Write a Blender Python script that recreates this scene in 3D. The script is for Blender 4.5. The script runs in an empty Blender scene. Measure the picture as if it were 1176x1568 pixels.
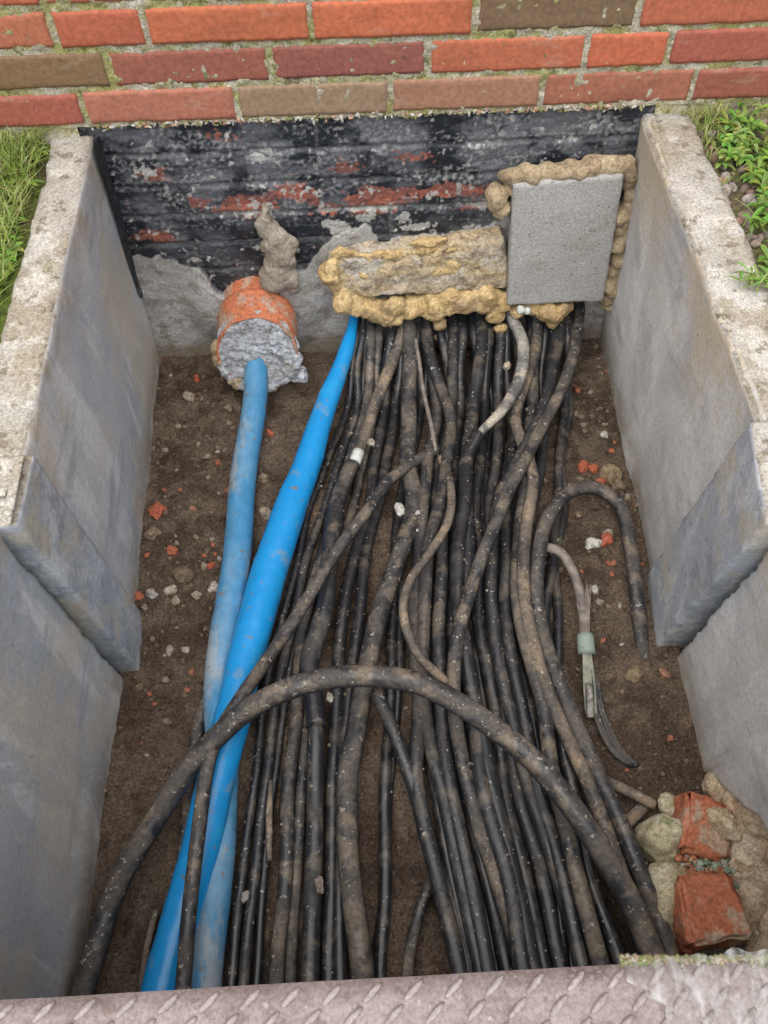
import bpy, bmesh, math, random
from mathutils import Vector, Matrix, noise
random.seed(7)
scene = bpy.context.scene
V = Vector
# ------------------------------------------------------------------ camera
FPX = 1330.0
TH, PSI, ROLL = math.radians(56), 0.03, 0.022
CAM = V((0.0, -1.357, 0.835))
FW = V((math.sin(PSI)*math.cos(TH), math.cos(PSI)*math.cos(TH), -math.sin(TH)))
R0 = V((math.cos(PSI), -math.sin(PSI), 0)); U0 = R0.cross(FW)
RT = R0*math.cos(ROLL) - U0*math.sin(ROLL)
UP = R0*math.sin(ROLL) + U0*math.cos(ROLL)
cam = bpy.data.cameras.new("camera"); camo = bpy.data.objects.new("camera", cam)
scene.collection.objects.link(camo)
m = Matrix.Identity(4)
for i in range(3):
    m[i][0], m[i][1], m[i][2], m[i][3] = RT[i], UP[i], -FW[i], CAM[i]
camo.matrix_world = m
cam.sensor_fit = 'VERTICAL'; cam.sensor_height = 36; cam.lens = FPX/1568*36
cam.clip_start = 0.02; cam.clip_end = 500
scene.camera = camo

# survey helpers: measured directions met with real planes of the pit (floor, walls, rim)
FLOOR = -0.541
def ray(u, v): return FW*FPX + RT*(u-588) - UP*(v-784)
def onz(u, v, z):
    d = ray(u, v); return CAM + d*((z-CAM.z)/d.z)
def fl(u, v, h=0.0): return onz(u, v, FLOOR+h)
def ony(u, v, y=0.0):
    d = ray(u, v); return CAM + d*((y-CAM.y)/d.y)
def onx(u, v, x):
    d = ray(u, v); return CAM + d*((x-CAM.x)/d.x)

# ------------------------------------------------------------------ helpers
def fb(p, s, o=4): return noise.fractal(V(p)*s, 0.9, 2.1, o)
def sst(a, b, x):
    t = max(0, min(1, (x-a)/(b-a))); return t*t*(3-2*t)
def mixc(a, b, t): return tuple(a[i]*(1-t)+b[i]*t for i in range(3))

def mk(name, verts, faces, mat, cols=None, smooth=True, parent=None):
    me = bpy.data.meshes.new(name); me.from_pydata([tuple(v) for v in verts], [], faces)
    if cols:
        a = me.color_attributes.new("col", 'FLOAT_COLOR', 'POINT')
        flat = []
        for c in cols: flat += [c[0], c[1], c[2], 1]
        a.data.foreach_set("color", flat)
    me.polygons.foreach_set("use_smooth", [smooth]*len(me.polygons))
    me.materials.append(mat); me.update()
    ob = bpy.data.objects.new(name, me); scene.collection.objects.link(ob)
    if parent: ob.parent = parent
    return ob
def empty(name):
    e = bpy.data.objects.new(name, None); scene.collection.objects.link(e); return e

def nmat(name, base=None, layers=(), rough=0.8, bump=0.3, bscale=200, bump2=None, grain=None, spec=0.3, blen=0.001):
    mt = bpy.data.materials.new(name); mt.use_nodes = True
    nt = mt.node_tree; N = nt.nodes; L = nt.links
    bs = N["Principled BSDF"]; bs.inputs["Roughness"].default_value = rough
    bs.inputs["Specular IOR Level"].default_value = spec
    tc = N.new("ShaderNodeTexCoord"); co = tc.outputs["Object"]
    if base is None:
        at = N.new("ShaderNodeAttribute"); at.attribute_name = "col"; cur = at.outputs["Color"]
    else:
        rg = N.new("ShaderNodeRGB"); rg.outputs[0].default_value = (*base, 1); cur = rg.outputs[0]
    def noi(scale, detail=4, stretch=None, off=0.0, dist=0.0):
        mp = N.new("ShaderNodeMapping"); L.new(co, mp.inputs[0])
        mp.inputs["Location"].default_value = (off*3.1, off*1.7, off*2.3)
        if stretch: mp.inputs["Scale"].default_value = stretch
        n = N.new("ShaderNodeTexNoise"); n.inputs["Scale"].default_value = scale
        n.inputs["Detail"].default_value = detail; n.inputs["Roughness"].default_value = 0.65
        n.inputs["Distortion"].default_value = dist
        L.new(mp.outputs[0], n.inputs["Vector"]); return n.outputs["Fac"]
    def mr(src, a, b, c=0, d=1):
        q = N.new("ShaderNodeMapRange"); q.interpolation_type = 'SMOOTHSTEP'
        q.inputs[1].default_value = a; q.inputs[2].default_value = b
        q.inputs[3].default_value = c; q.inputs[4].default_value = d
        L.new(src, q.inputs[0]); return q.outputs[0]
    def mul(a, b):
        q = N.new("ShaderNodeMath"); q.operation = 'MULTIPLY'; L.new(a, q.inputs[0]); L.new(b, q.inputs[1]); return q.outputs[0]
    def mix(a, colr, f):
        q = N.new("ShaderNodeMix"); q.data_type = 'RGBA'; L.new(f, q.inputs["Factor"])
        L.new(a, q.inputs[6]); q.inputs[7].default_value = (*colr, 1); return q.outputs[2]
    rsrc = None
    for k, ly in enumerate(layers):
        f = mr(noi(ly['s'], ly.get('d', 5), ly.get('st'), k*1.37+ly.get('o', 0), ly.get('dist', 0)), ly['a'], ly['b'], 0, ly.get('m', 1))
        for key, ax in (('z', 2), ('y', 1)):
            if key in ly:
                sp = N.new("ShaderNodeSeparateXYZ"); L.new(co, sp.inputs[0])
                f = mul(f, mr(sp.outputs[ax], ly[key][0], ly[key][1], ly.get('mn', 0), 1))
        if ly.get('up'):
            g = N.new("ShaderNodeNewGeometry"); sp = N.new("ShaderNodeSeparateXYZ")
            L.new(g.outputs["Normal"], sp.inputs[0]); f = mul(f, mr(sp.outputs[2], ly['up'][0], ly['up'][1]))
        if ly.get('r'): rsrc = f
        cur = mix(cur, ly['c'], f)
    if grain:
        n = mr(noi(grain[0], 3, None, 9.1), 0.3, 0.7, 1-grain[1], 1+grain[1])
        q = N.new("ShaderNodeVectorMath"); q.operation = 'SCALE'
        L.new(cur, q.inputs[0]); L.new(n, q.inputs["Scale"]); cur = q.outputs[0]
    L.new(cur, bs.inputs["Base Color"])
    if rsrc is not None:
        L.new(mr(rsrc, 0, .6, rough, .85), bs.inputs["Roughness"])
    if bump:
        b = N.new("ShaderNodeBump"); b.inputs["Strength"].default_value = bump; b.inputs["Distance"].default_value = blen
        L.new(noi(bscale, 3, None, 2.2), b.inputs["Height"])
        if bump2:
            b2 = N.new("ShaderNodeBump"); b2.inputs["Strength"].default_value = bump2[0]; b2.inputs["Distance"].default_value = bump2[2]
            L.new(noi(bump2[1], 4, None, 6.6), b2.inputs["Height"]); L.new(b2.outputs[0], b.inputs["Normal"])
        L.new(b.outputs[0], bs.inputs["Normal"])
    return mt

def hexa(P, res=0.012, amp=0.002, freq=12, chip=0.003, fn=None):
    def el(a, b): return (b-a).length
    ni = max(1, round(max(el(P[0][j][k], P[1][j][k]) for j in (0, 1) for k in (0, 1))/res))
    nj = max(1, round(max(el(P[i][0][k], P[i][1][k]) for i in (0, 1) for k in (0, 1))/res))
    nk = max(1, round(max(el(P[i][j][0], P[i][j][1]) for i in (0, 1) for j in (0, 1))/res))
    idx = {}; vs = []; fs = []
    def tri(a, b, c):
        q = V((0, 0, 0))
        for i in (0, 1):
            for j in (0, 1):
                for k in (0, 1):
                    q += P[i][j][k]*((a if i else 1-a)*(b if j else 1-b)*(c if k else 1-c))
        return q
    def vid(i, j, k):
        key = (i, j, k)
        if key in idx: return idx[key]
        a, b, c = i/ni, j/nj, k/nk
        p = tri(a, b, c)
        nb = (i in (0, ni))+(j in (0, nj))+(k in (0, nk))
        if nb >= 2 and chip:
            n1 = 0.45+0.6*noise.noise(p*25)+0.5*noise.noise(p*90)
            d = V((0, 0, 0))
            for ax, on in ((0, i in (0, ni)), (1, j in (0, nj)), (2, k in (0, nk))):
                if on:
                    aa = [a, b, c]; aa[ax] = 0.5; dd = tri(*aa)-p
                    if dd.length > 0: d += dd.normalized()
            p = p + d*chip*max(0.2, n1)
        p = p + noise.noise_vector(p*freq)*amp + noise.noise_vector(p*freq*4)*amp*0.3
        if fn: p = fn(p, a, b, c)
        idx[key] = len(vs); vs.append(p); return idx[key]
    for (n1, n2, mkf) in ((ni, nj, lambda a, b, s: (a, b, s*nk)), (ni, nk, lambda a, b, s: (a, s*nj, b)), (nj, nk, lambda a, b, s: (s*ni, a, b))):
        for s in (0, 1):
            for a in range(n1):
                for b in range(n2):
                    q = [vid(*mkf(a, b, s)), vid(*mkf(a+1, b, s)), vid(*mkf(a+1, b+1, s)), vid(*mkf(a, b+1, s))]
                    fs.append(q if s else q[::-1])
    return vs, fs
def fixn(ob):
    bm = bmesh.new(); bm.from_mesh(ob.data); bmesh.ops.recalc_face_normals(bm, faces=bm.faces); bm.to_mesh(ob.data); bm.free()
def block(name, P, mat, res=0.012, amp=0.002, freq=12, chip=0.003, fn=None, parent=None):
    vs, fs = hexa(P, res, amp, freq, chip, fn)
    ob = mk(name, vs, fs, mat, parent=parent); fixn(ob); return ob
def quadprism(bb, bt, fb_, ft, off):
    return [[[bb, bb+off], [bt, bt+off]], [[fb_, fb_+off], [ft, ft+off]]]

def catmull(pts, rs, step=0.008):
    out = []; ro = []
    n = len(pts)
    for i in range(n-1):
        p0 = pts[max(0, i-1)]; p1 = pts[i]; p2 = pts[i+1]; p3 = pts[min(n-1, i+2)]
        if i == 0: p0 = p1*2-p2
        if i == n-2: p3 = p2*2-p1
        def kt(a, b): return max(1e-4, (b-a).length**0.5)
        t1 = kt(p0, p1); t2 = t1+kt(p1, p2); t3 = t2+kt(p2, p3)
        k = max(2, int((p2-p1).length/step))
        for s in range(k if i < n-2 else k+1):
            f = s/k; t = t1+(t2-t1)*f
            A1 = p0*((t1-t)/t1)+p1*(t/t1)
            A2 = p1*((t2-t)/(t2-t1))+p2*((t-t1)/(t2-t1))
            A3 = p2*((t3-t)/(t3-t2))+p3*((t-t2)/(t3-t2))
            B1 = A1*((t2-t)/t2)+A2*(t/t2); B2 = A2*((t3-t)/(t3-t1))+A3*((t-t1)/(t3-t1))
            out.append(B1*((t2-t)/(t2-t1))+B2*((t-t1)/(t2-t1)))
            g = f*f*(3-2*f); ro.append(rs[i]*(1-g)+rs[i+1]*g)
    return out, ro
TUBEPTS = []
def tube(name, pts, r, mat, n=14, step=0.008, nz=0.04, parent=None, geo=False, flat=1.0, wob=0.001):
    rs = r if isinstance(r, (list, tuple)) else [r]*len(pts)
    c, ro = catmull(pts, rs, step)
    vs = []; fs = []
    T = (c[1]-c[0]).normalized(); side = T.cross(V((0, 0, 1)))
    if side.length < 0.1: side = V((1, 0, 0))
    side.normalize()
    for i, p in enumerate(c):
        T = (c[min(i+1, len(c)-1)]-c[max(i-1, 0)]).normalized()
        side = (side-T*side.dot(T)).normalized(); up = side.cross(T)
        q = p + noise.noise_vector(p*9)*wob*3
        if not geo and ro[i] > .007: TUBEPTS.append((q, ro[i]))
        for k in range(n):
            a = 2*math.pi*k/n
            d = side*math.cos(a)+up*math.sin(a)*flat
            rr = ro[i]*(1+nz*noise.noise((p+d*ro[i])*60))
            vs.append(q+d*rr)
    for i in range(len(c)-1):
        for k in range(n):
            a = i*n+k; b = i*n+(k+1) % n
            fs.append((a, b, b+n, a+n))
    fs.append(tuple(range(n))[::-1]); e = (len(c)-1)*n; fs.append(tuple(range(e, e+n)))
    if geo: return vs, fs
    return mk(name, vs, fs, mat, parent=parent)

def ico(sub=1):
    bm = bmesh.new(); bmesh.ops.create_icosphere(bm, subdivisions=sub, radius=1)
    v = [x.co.copy() for x in bm.verts]; f = [[y.index for y in x.verts] for x in bm.faces]; bm.free(); return v, f
ICO1, ICO2, ICO3 = ico(1), ico(2), ico(3)
def stone(p, r, sub=ICO2, rough=0.35, sq=(1, 1, 1), seed=None):
    seed = random.random()*100 if seed is None else seed
    rot = Matrix.Rotation(random.uniform(0, 6.3), 3, V((random.gauss(0, 1), random.gauss(0, 1), random.gauss(0, 1))).normalized())
    o = V((seed, seed*2, -seed)); vs = []
    for v in sub[0]:
        k = 1+rough*noise.noise(v*1.1+o)+rough*0.4*noise.noise(v*3+o)
        q = V((v.x*sq[0], v.y*sq[1], v.z*sq[2]))*k*r
        vs.append(rot @ q+p)
    return vs, sub[1]
def joinlist(name, items, mat, smooth=True, parent=None):
    vs = []; fs = []; cs = []; hasc = False
    for it in items:
        o = len(vs); vs += it[0]; fs += [[i+o for i in f] for f in it[1]]
        if len(it) > 2: cs += [it[2]]*len(it[0]); hasc = True
    return mk(name, vs, fs, mat, cs if hasc else None, smooth, parent)
def blob(name, sph, mat, voxel=0.0035, amp=0.004, freq=45, parent=None, extra=(), smi=6):
    vs = []; fs = []
    for s in sph:
        p, r = s[0], s[1]; sq = s[2] if len(s) > 2 else (1, 1, 1); o = len(vs)
        vs += [p+V((v.x*sq[0], v.y*sq[1], v.z*sq[2]))*r for v in ICO2[0]]
        fs += [[i+o for i in f] for f in ICO2[1]]
    for e in extra:
        o = len(vs); vs += e[0]; fs += [[i+o for i in f] for f in e[1]]
    ob = mk(name, vs, fs, mat)
    md = ob.modifiers.new("r", 'REMESH'); md.mode = 'VOXEL'; md.voxel_size = voxel
    sm = ob.modifiers.new("s", 'SMOOTH'); sm.factor = 0.5; sm.iterations = smi
    dg = bpy.context.evaluated_depsgraph_get(); me = bpy.data.meshes.new_from_object(ob.evaluated_get(dg))
    ob.modifiers.clear(); ob.data = me
    for v in me.vertices:
        v.co = v.co + noise.noise_vector(v.co*freq)*amp + noise.noise_vector(v.co*freq*3)*amp*0.4
    me.polygons.foreach_set("use_smooth", [True]*len(me.polygons))
    if not me.materials: me.materials.append(mat)
    if parent: ob.parent = parent
    return ob

# ------------------------------------------------------------------ materials
M_concL = nmat("concrete_wall_bluish", (0.53, 0.54, 0.545), [  # cool greys carry the sky's blue light in the colour; brown layers are stains
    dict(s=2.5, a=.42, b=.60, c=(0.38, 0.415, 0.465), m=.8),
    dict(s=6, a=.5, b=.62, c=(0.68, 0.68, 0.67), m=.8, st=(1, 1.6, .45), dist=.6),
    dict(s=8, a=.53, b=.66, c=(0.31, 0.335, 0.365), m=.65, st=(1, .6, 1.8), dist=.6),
    dict(s=5, a=.42, b=.60, c=(0.55, 0.48, 0.37), m=.6),
    dict(s=14, a=.42, b=.62, c=(0.36, 0.28, 0.17), m=.7, z=(-.12, -.005)),
    dict(s=9, a=.35, b=.58, c=(0.26, 0.21, 0.15), m=.8, z=(-.45, -.545)),
    dict(s=70, a=.66, b=.71, c=(0.17, 0.16, 0.13), m=.7),
], rough=.85, bump=.35, bscale=240, bump2=(.35, 22, .002), grain=(150, .10))
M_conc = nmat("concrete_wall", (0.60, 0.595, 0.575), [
    dict(s=3, a=.42, b=.60, c=(0.46, 0.465, 0.47), m=.8),
    dict(s=5, a=.48, b=.60, c=(0.70, 0.695, 0.67), m=.8, st=(1, 1.2, .4), dist=.6),
    dict(s=9, a=.53, b=.66, c=(0.38, 0.38, 0.38), m=.65, st=(1, .6, 1.6), dist=.6),
    dict(s=5, a=.36, b=.56, c=(0.56, 0.46, 0.31), m=.75, z=(-.28, -.03)),
    dict(s=9, a=.35, b=.58, c=(0.31, 0.25, 0.17), m=.8, z=(-.42, -.54)),
    dict(s=70, a=.65, b=.71, c=(0.2, 0.18, 0.14), m=.7),
], rough=.88, bump=.4, bscale=240, bump2=(.4, 26, .002), grain=(150, .12))
M_concd = nmat("concrete_collar", (0.38, 0.41, 0.445), [
    dict(s=10, a=.45, b=.60, c=(0.58, 0.605, 0.63), m=.85, st=(1, 1, .5), dist=.4),
    dict(s=20, a=.5, b=.62, c=(0.25, 0.275, 0.315), m=.7),
    dict(s=7, a=.48, b=.62, c=(0.50, 0.45, 0.35), m=.8),
], rough=.85, bump=.4, bscale=260, bump2=(.3, 40, .002), grain=(160, .15))
M_rim = nmat("concrete_rim", (0.41, 0.39, 0.345), [
    dict(s=6, a=.45, b=.60, c=(0.33, 0.285, 0.21), m=.8),
    dict(s=16, a=.50, b=.62, c=(0.54, 0.52, 0.47), m=.85),
    dict(s=34, a=.56, b=.64, c=(0.18, 0.15, 0.11), m=.8),
    dict(s=12, a=.57, b=.66, c=(0.19, 0.205, 0.07), m=.5),
], rough=.95, bump=.8, bscale=260, bump2=(.8, 70, .003), grain=(260, .3))
M_brick = nmat("brick", None, [
    dict(s=9, a=.50, b=.72, c=(0.19, 0.075, 0.045), m=.45, st=(.4, 1, 1.5)),
    dict(s=26, a=.58, b=.70, c=(0.46, 0.34, 0.25), m=.28, st=(.4, 1, 1.3)),
    dict(s=10, a=.52, b=.66, c=(0.19, 0.20, 0.07), m=.65, z=(.02, -.015)),
    dict(s=80, a=.68, b=.72, c=(0.5, 0.45, 0.38), m=.5),
    dict(s=60, a=.65, b=.70, c=(0.11, 0.06, 0.04), m=.5, o=3),
], rough=.7, bump=.45, bscale=220, bump2=(.35, 50, .002), grain=(120, .16))
M_mortar = nmat("mortar", (0.42, 0.385, 0.30), [
    dict(s=14, a=.42, b=.58, c=(0.30, 0.29, 0.08), m=.8),
    dict(s=50, a=.55, b=.63, c=(0.13, 0.135, 0.04), m=.75),
    dict(s=40, a=.55, b=.64, c=(0.58, 0.55, 0.47), m=.7),
], rough=.95, bump=1, bscale=300, bump2=(1, 90, .004), grain=(300, .35))
M_wall = nmat("bitumen_coated_wall", None, [], rough=.5, bump=.6, bscale=300, bump2=(.6, 80, .002), grain=(300, .3), spec=.5)
M_soil = nmat("soil", None, [
    dict(s=18, a=.5, b=.7, c=(0.20, 0.145, 0.10), m=.5),
    dict(s=110, a=.63, b=.68, c=(0.32, 0.27, 0.21), m=.4),
    dict(s=50, a=.56, b=.66, c=(0.055, 0.038, 0.026), m=.65),
], rough=.97, bump=1, bscale=330, bump2=(1, 65, .010), grain=(220, .4), spec=.15, blen=.003)
M_vcol = nmat("stones", None, [dict(s=70, a=.5, b=.7, c=(0.15, 0.11, 0.075), m=.5)], rough=.9, bump=.5, bscale=300, grain=(150, .3))
def cabmat(nm, base, dustc, da, db, m1, rough=.36, spk=.66, o=0.0, fm=.6):
    return nmat(nm, base, [
        dict(s=14, a=da, b=db, c=dustc, m=m1, up=(-.2, .8), dist=.6, r=1, o=o),
        dict(s=20, a=.50, b=.62, c=(dustc[0]*1.7, dustc[1]*1.55, dustc[2]*1.35), m=.75, up=(-.1, .8), dist=.5, o=o+5),
        dict(s=75, a=.50, b=.68, c=(dustc[0]*1.15, dustc[1]*1.1, dustc[2]*1.05), m=fm, up=(-.1, .7), o=o),
        dict(s=120, a=spk, b=spk+.03, c=(.36, .32, .27), m=.9, up=(-.3, .4), d=2),
    ], rough=rough, bump=.3, bscale=200, grain=(160, .25), spec=.55, blen=.0006)
M_cb = cabmat("cable_black", (0.015, 0.0165, 0.020), (0.058, 0.054, 0.050), .46, .78, .6, .32, spk=.69, fm=.2)
M_cb2 = cabmat("cable_black_worn", (0.020, 0.022, 0.027), (0.078, 0.070, 0.060), .44, .72, .75, .36, spk=.68, o=2.0, fm=.35)
M_cd = cabmat("cable_dusty", (0.024, 0.025, 0.028), (0.115, 0.100, 0.083), .40, .64, .85, .42, fm=.5)
M_cbr = cabmat("cable_brown", (0.05, 0.045, 0.040), (0.17, 0.138, 0.106), .38, .58, .85, .5, .65, fm=.5)
M_cpale = cabmat("cable_pale", (0.10, 0.10, 0.098), (0.32, 0.305, 0.275), .42, .60, .9, .5, .7)
M_blue = nmat("blue_pipe", (0.010, 0.28, 0.66), [
    dict(s=5, a=.5, b=.66, c=(0.03, 0.40, 0.76), m=.6),
    dict(s=14, a=.60, b=.68, c=(0.22, 0.28, 0.31), m=.55, up=(-.4, .6)),
    dict(s=60, a=.64, b=.68, c=(0.20, 0.17, 0.13), m=.8),
], rough=.3, bump=.12, bscale=160, grain=(60, .05), spec=.5)
M_blue2 = nmat("blue_pipe_dusty", (0.06, 0.25, 0.46), [
    dict(s=6, a=.42, b=.62, c=(0.17, 0.33, 0.48), m=.85, st=(2, .5, 1)),
    dict(s=11, a=.52, b=.66, c=(0.36, 0.39, 0.40), m=.8, up=(-.6, .6), st=(2, .5, 1)),
    dict(s=60, a=.6, b=.66, c=(0.22, 0.18, 0.14), m=.8),
], rough=.5, bump=.2, bscale=160, grain=(60, .10))
M_foam = nmat("pu_foam", (0.46, 0.32, 0.15), [
    dict(s=20, a=.42, b=.60, c=(0.58, 0.43, 0.22), m=.9),
    dict(s=12, a=.50, b=.62, c=(0.32, 0.23, 0.13), m=.85),
    dict(s=60, a=.58, b=.66, c=(0.18, 0.125, 0.07), m=.75),
], rough=.8, bump=.7, bscale=200, bump2=(.7, 60, .005), grain=(200, .3))
M_foamd = nmat("pu_foam_weathered", (0.35, 0.265, 0.165), [
    dict(s=20, a=.42, b=.62, c=(0.46, 0.37, 0.24), m=.8),
    dict(s=30, a=.5, b=.64, c=(0.21, 0.155, 0.10), m=.85),
], rough=.9, bump=.8, bscale=230, bump2=(.7, 60, .005), grain=(200, .3))
M_foamcut = nmat("pu_foam_cut", (0.42, 0.35, 0.26), [
    dict(s=16, a=.42, b=.6, c=(0.50, 0.38, 0.21), m=.9, st=(.5, 1, 1.5)),
    dict(s=14, a=.50, b=.62, c=(0.42, 0.40, 0.36), m=.85),
    dict(s=40, a=.52, b=.62, c=(0.22, 0.165, 0.11), m=.8),
], rough=.92, bump=.9, bscale=180, bump2=(.9, 45, .007), grain=(200, .3))
M_lump = nmat("foam_grey", (0.29, 0.25, 0.195), [
    dict(s=25, a=.45, b=.62, c=(0.39, 0.35, 0.29), m=.8),
    dict(s=30, a=.52, b=.66, c=(0.17, 0.135, 0.09), m=.8)], rough=.9, bump=.7, bscale=230, bump2=(.5, 70, .003), grain=(200, .25))
M_fill = nmat("foam_fill", (0.36, 0.365, 0.38), [
    dict(s=22, a=.45, b=.58, c=(0.47, 0.49, 0.53), m=.9),
    dict(s=50, a=.52, b=.60, c=(0.23, 0.225, 0.22), m=.85),
    dict(s=10, a=.56, b=.66, c=(0.40, 0.34, 0.25), m=.7)], rough=.95, bump=1, bscale=120, bump2=(1, 45, .007), grain=(150, .3), blen=.003)
M_orange = nmat("orange_pvc", (0.50, 0.165, 0.08), [
    dict(s=24, a=.48, b=.58, c=(0.42, 0.33, 0.25), m=.8),
    dict(s=60, a=.58, b=.66, c=(0.24, 0.14, 0.08), m=.7)], rough=.65, bump=.5, bscale=180, grain=(150, .25))
M_slab = nmat("grey_slab", (0.39, 0.38, 0.36), [
    dict(s=12, a=.5, b=.66, c=(0.47, 0.46, 0.44), m=.7),
    dict(s=14, a=.54, b=.66, c=(0.32, 0.285, 0.23), m=.6),
    dict(s=110, a=.62, b=.66, c=(0.15, 0.14, 0.13), m=.75)], rough=.95, bump=.8, bscale=330, bump2=(.5, 90, .002), grain=(300, .25))
M_white = nmat("white_cap", (0.58, 0.60, 0.56), [dict(s=60, a=.5, b=.7, c=(0.35, 0.33, 0.28), m=.6)], rough=.7, bump=.3, bscale=200)
M_tape = nmat("green_tape", (0.27, 0.33, 0.28), [dict(s=60, a=.5, b=.7, c=(0.42, 0.42, 0.36), m=.7)], rough=.6, bump=.3, bscale=200)
M_strand = nmat("strands", (0.20, 0.215, 0.17), [dict(s=60, a=.45, b=.65, c=(0.36, 0.35, 0.28), m=.8)], rough=.6, bump=.3, bscale=200)
M_braid = nmat("braided_armour", (0.16, 0.138, 0.12), [dict(s=60, a=.42, b=.62, c=(0.29, 0.255, 0.22), m=.85)], rough=.6, bump=.5, bscale=200)
M_clay = nmat("clay_brick", (0.44, 0.15, 0.08), [
    dict(s=30, a=.5, b=.62, c=(0.50, 0.25, 0.155), m=.8),
    dict(s=18, a=.54, b=.62, c=(0.42, 0.34, 0.24), m=.85),
    dict(s=60, a=.6, b=.67, c=(0.2, 0.09, 0.05), m=.8)], rough=.9, bump=.7, bscale=230, bump2=(.6, 60, .004), grain=(180, .25))
M_sand = nmat("sandy_mortar", (0.50, 0.39, 0.26), [
    dict(s=14, a=.45, b=.65, c=(0.60, 0.51, 0.38), m=.8),
    dict(s=30, a=.55, b=.64, c=(0.32, 0.23, 0.14), m=.8)], rough=.95, bump=1, bscale=250, bump2=(1, 60, .006), grain=(220, .3))
M_mossy = nmat("mossy_stone", (0.42, 0.37, 0.24), [
    dict(s=24, a=.45, b=.6, c=(0.54, 0.50, 0.37), m=.9),
    dict(s=34, a=.55, b=.65, c=(0.21, 0.23, 0.10), m=.85)], rough=.9, bump=.8, bscale=250, bump2=(.6, 60, .004), grain=(220, .3))
M_plate = nmat("tread_plate", (0.275, 0.218, 0.205), [
    dict(s=14, a=.42, b=.6, c=(0.335, 0.28, 0.268), m=.8),
    dict(s=50, a=.52, b=.64, c=(0.19, 0.138, 0.125), m=.8),
    dict(s=110, a=.62, b=.67, c=(0.42, 0.38, 0.35), m=.7)], rough=.6, bump=.5, bscale=330, grain=(280, .2), spec=.4)
M_tread = nmat("tread_raised", (0.33, 0.28, 0.265), [
    dict(s=60, a=.5, b=.64, c=(0.22, 0.17, 0.155), m=.7)], rough=.5, bump=.3, bscale=330, grain=(280, .2), spec=.5)
M_membrane = nmat("membrane", (0.03, 0.032, 0.036), [dict(s=30, a=.5, b=.7, c=(.17, .17, .17), m=.7)], rough=.7, bump=.5, bscale=200)
M_leaf = nmat("leaf", None, [], rough=.5, bump=0, grain=(40, .2))
M_ground = nmat("ground_soil", None, [dict(s=40, a=.52, b=.7, c=(0.12, 0.13, 0.04), m=.6)], rough=.97, bump=1, bscale=250, bump2=(1, 60, .008), grain=(150, .4))
M_film = bpy.data.materials.new("plastic_film"); M_film.use_nodes = True
_n = M_film.node_tree; _b = _n.nodes["Principled BSDF"]; _b.inputs["Base Color"].default_value = (.55, .55, .53, 1); _b.inputs["Roughness"].default_value = .35
_t = _n.nodes.new("ShaderNodeTexCoord"); _m = _n.nodes.new("ShaderNodeMapping"); _m.inputs["Scale"].default_value = (1, .3, 1); _m.inputs["Rotation"].default_value = (0, 0, .9)
_x = _n.nodes.new("ShaderNodeTexNoise"); _x.inputs["Scale"].default_value = 90; _x.inputs["Detail"].default_value = 5; _x.inputs["Distortion"].default_value = .3
_r = _n.nodes.new("ShaderNodeMapRange"); _r.inputs[1].default_value = .45; _r.inputs[2].default_value = .68; _r.inputs[3].default_value = .07; _r.inputs[4].default_value = .6
_n.links.new(_t.outputs["Object"], _m.inputs[0]); _n.links.new(_m.outputs[0], _x.inputs["Vector"]); _n.links.new(_x.outputs["Fac"], _r.inputs[0]); _n.links.new(_r.outputs[0], _b.inputs["Alpha"])

# ------------------------------------------------------------------ pit key points
RZ = -0.012
LbT = ony(138, 200, 0.0); LbT.z = RZ
LbB = fl(245, 540)
LfT = onz(35, 700, RZ); LfB = fl(207, 935)
LsT = onz(10, 805, RZ); LsB = fl(203, 1020)
RbT = ony(985, 170, 0.0); RbT.z = RZ
RbB = fl(918, 505)
RfT = onz(1164, 645, RZ); RfB = fl(998, 875)
RsT = onz(1190, 800, RZ); RsB = fl(1012, 985)
def ext(a, b, y):
    t = (y-a.y)/(b.y-a.y); return a+(b-a)*t
def sy(p, y): q = p.copy(); q.y = y; return q
dn = V((0, 0, -.08))
LO = V((-.068, 0, 0)); RO = V((.088, 0, 0))
def rimcolor(ob):
    ob.data.materials.append(M_rim)
    for p in ob.data.polygons:
        if p.normal.z > .6 and p.center.z > -.05: p.material_index = 1
def chips(p, a, b, c):
    if b > .97:
        k = max(0, noise.noise(V((p.y*14, c*3, 1)))-.1)
        p = p+V((0, 0, -.030*k*(1 if c > .9 else .3)))
    return p
shaft = empty("concrete_cable_shaft")
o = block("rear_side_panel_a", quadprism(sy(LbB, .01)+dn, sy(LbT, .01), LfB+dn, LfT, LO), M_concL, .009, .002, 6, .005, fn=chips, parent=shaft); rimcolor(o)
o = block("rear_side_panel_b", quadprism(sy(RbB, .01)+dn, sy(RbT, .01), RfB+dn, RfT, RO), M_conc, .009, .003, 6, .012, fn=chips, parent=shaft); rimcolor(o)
ix = V((.012, 0, 0))
o = block("collar_a", quadprism(LfB+ix+dn+V((0, .004, 0)), LfT+ix+V((0, .004, 0)), LsB+ix+dn, LsT+ix, V((-.10, 0, 0))), M_concd, .007, .0010, 10, .0022, parent=shaft); rimcolor(o)
o = block("collar_b", quadprism(RfB-ix+dn+V((0, .004, 0)), RfT-ix+V((0, .004, 0)), RsB-ix+dn, RsT-ix, V((.12, 0, 0))), M_concd, .007, .0012, 10, .0035, parent=shaft); rimcolor(o)
Ln1B = fl(190, 1032); Ln1T = onz(-3, 815, RZ); Ln2B = ext(Ln1B, fl(118, 1515), -1.75); Ln2T = sy(Ln1T, -1.75); Ln2T.x = Ln1T.x-.01
o = block("near_side_panel_a", quadprism(Ln1B+dn, Ln1T, Ln2B+dn, Ln2T, V((-.08, 0, 0))), M_concL, .011, .0018, 6, .004, parent=shaft); rimcolor(o)
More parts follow.
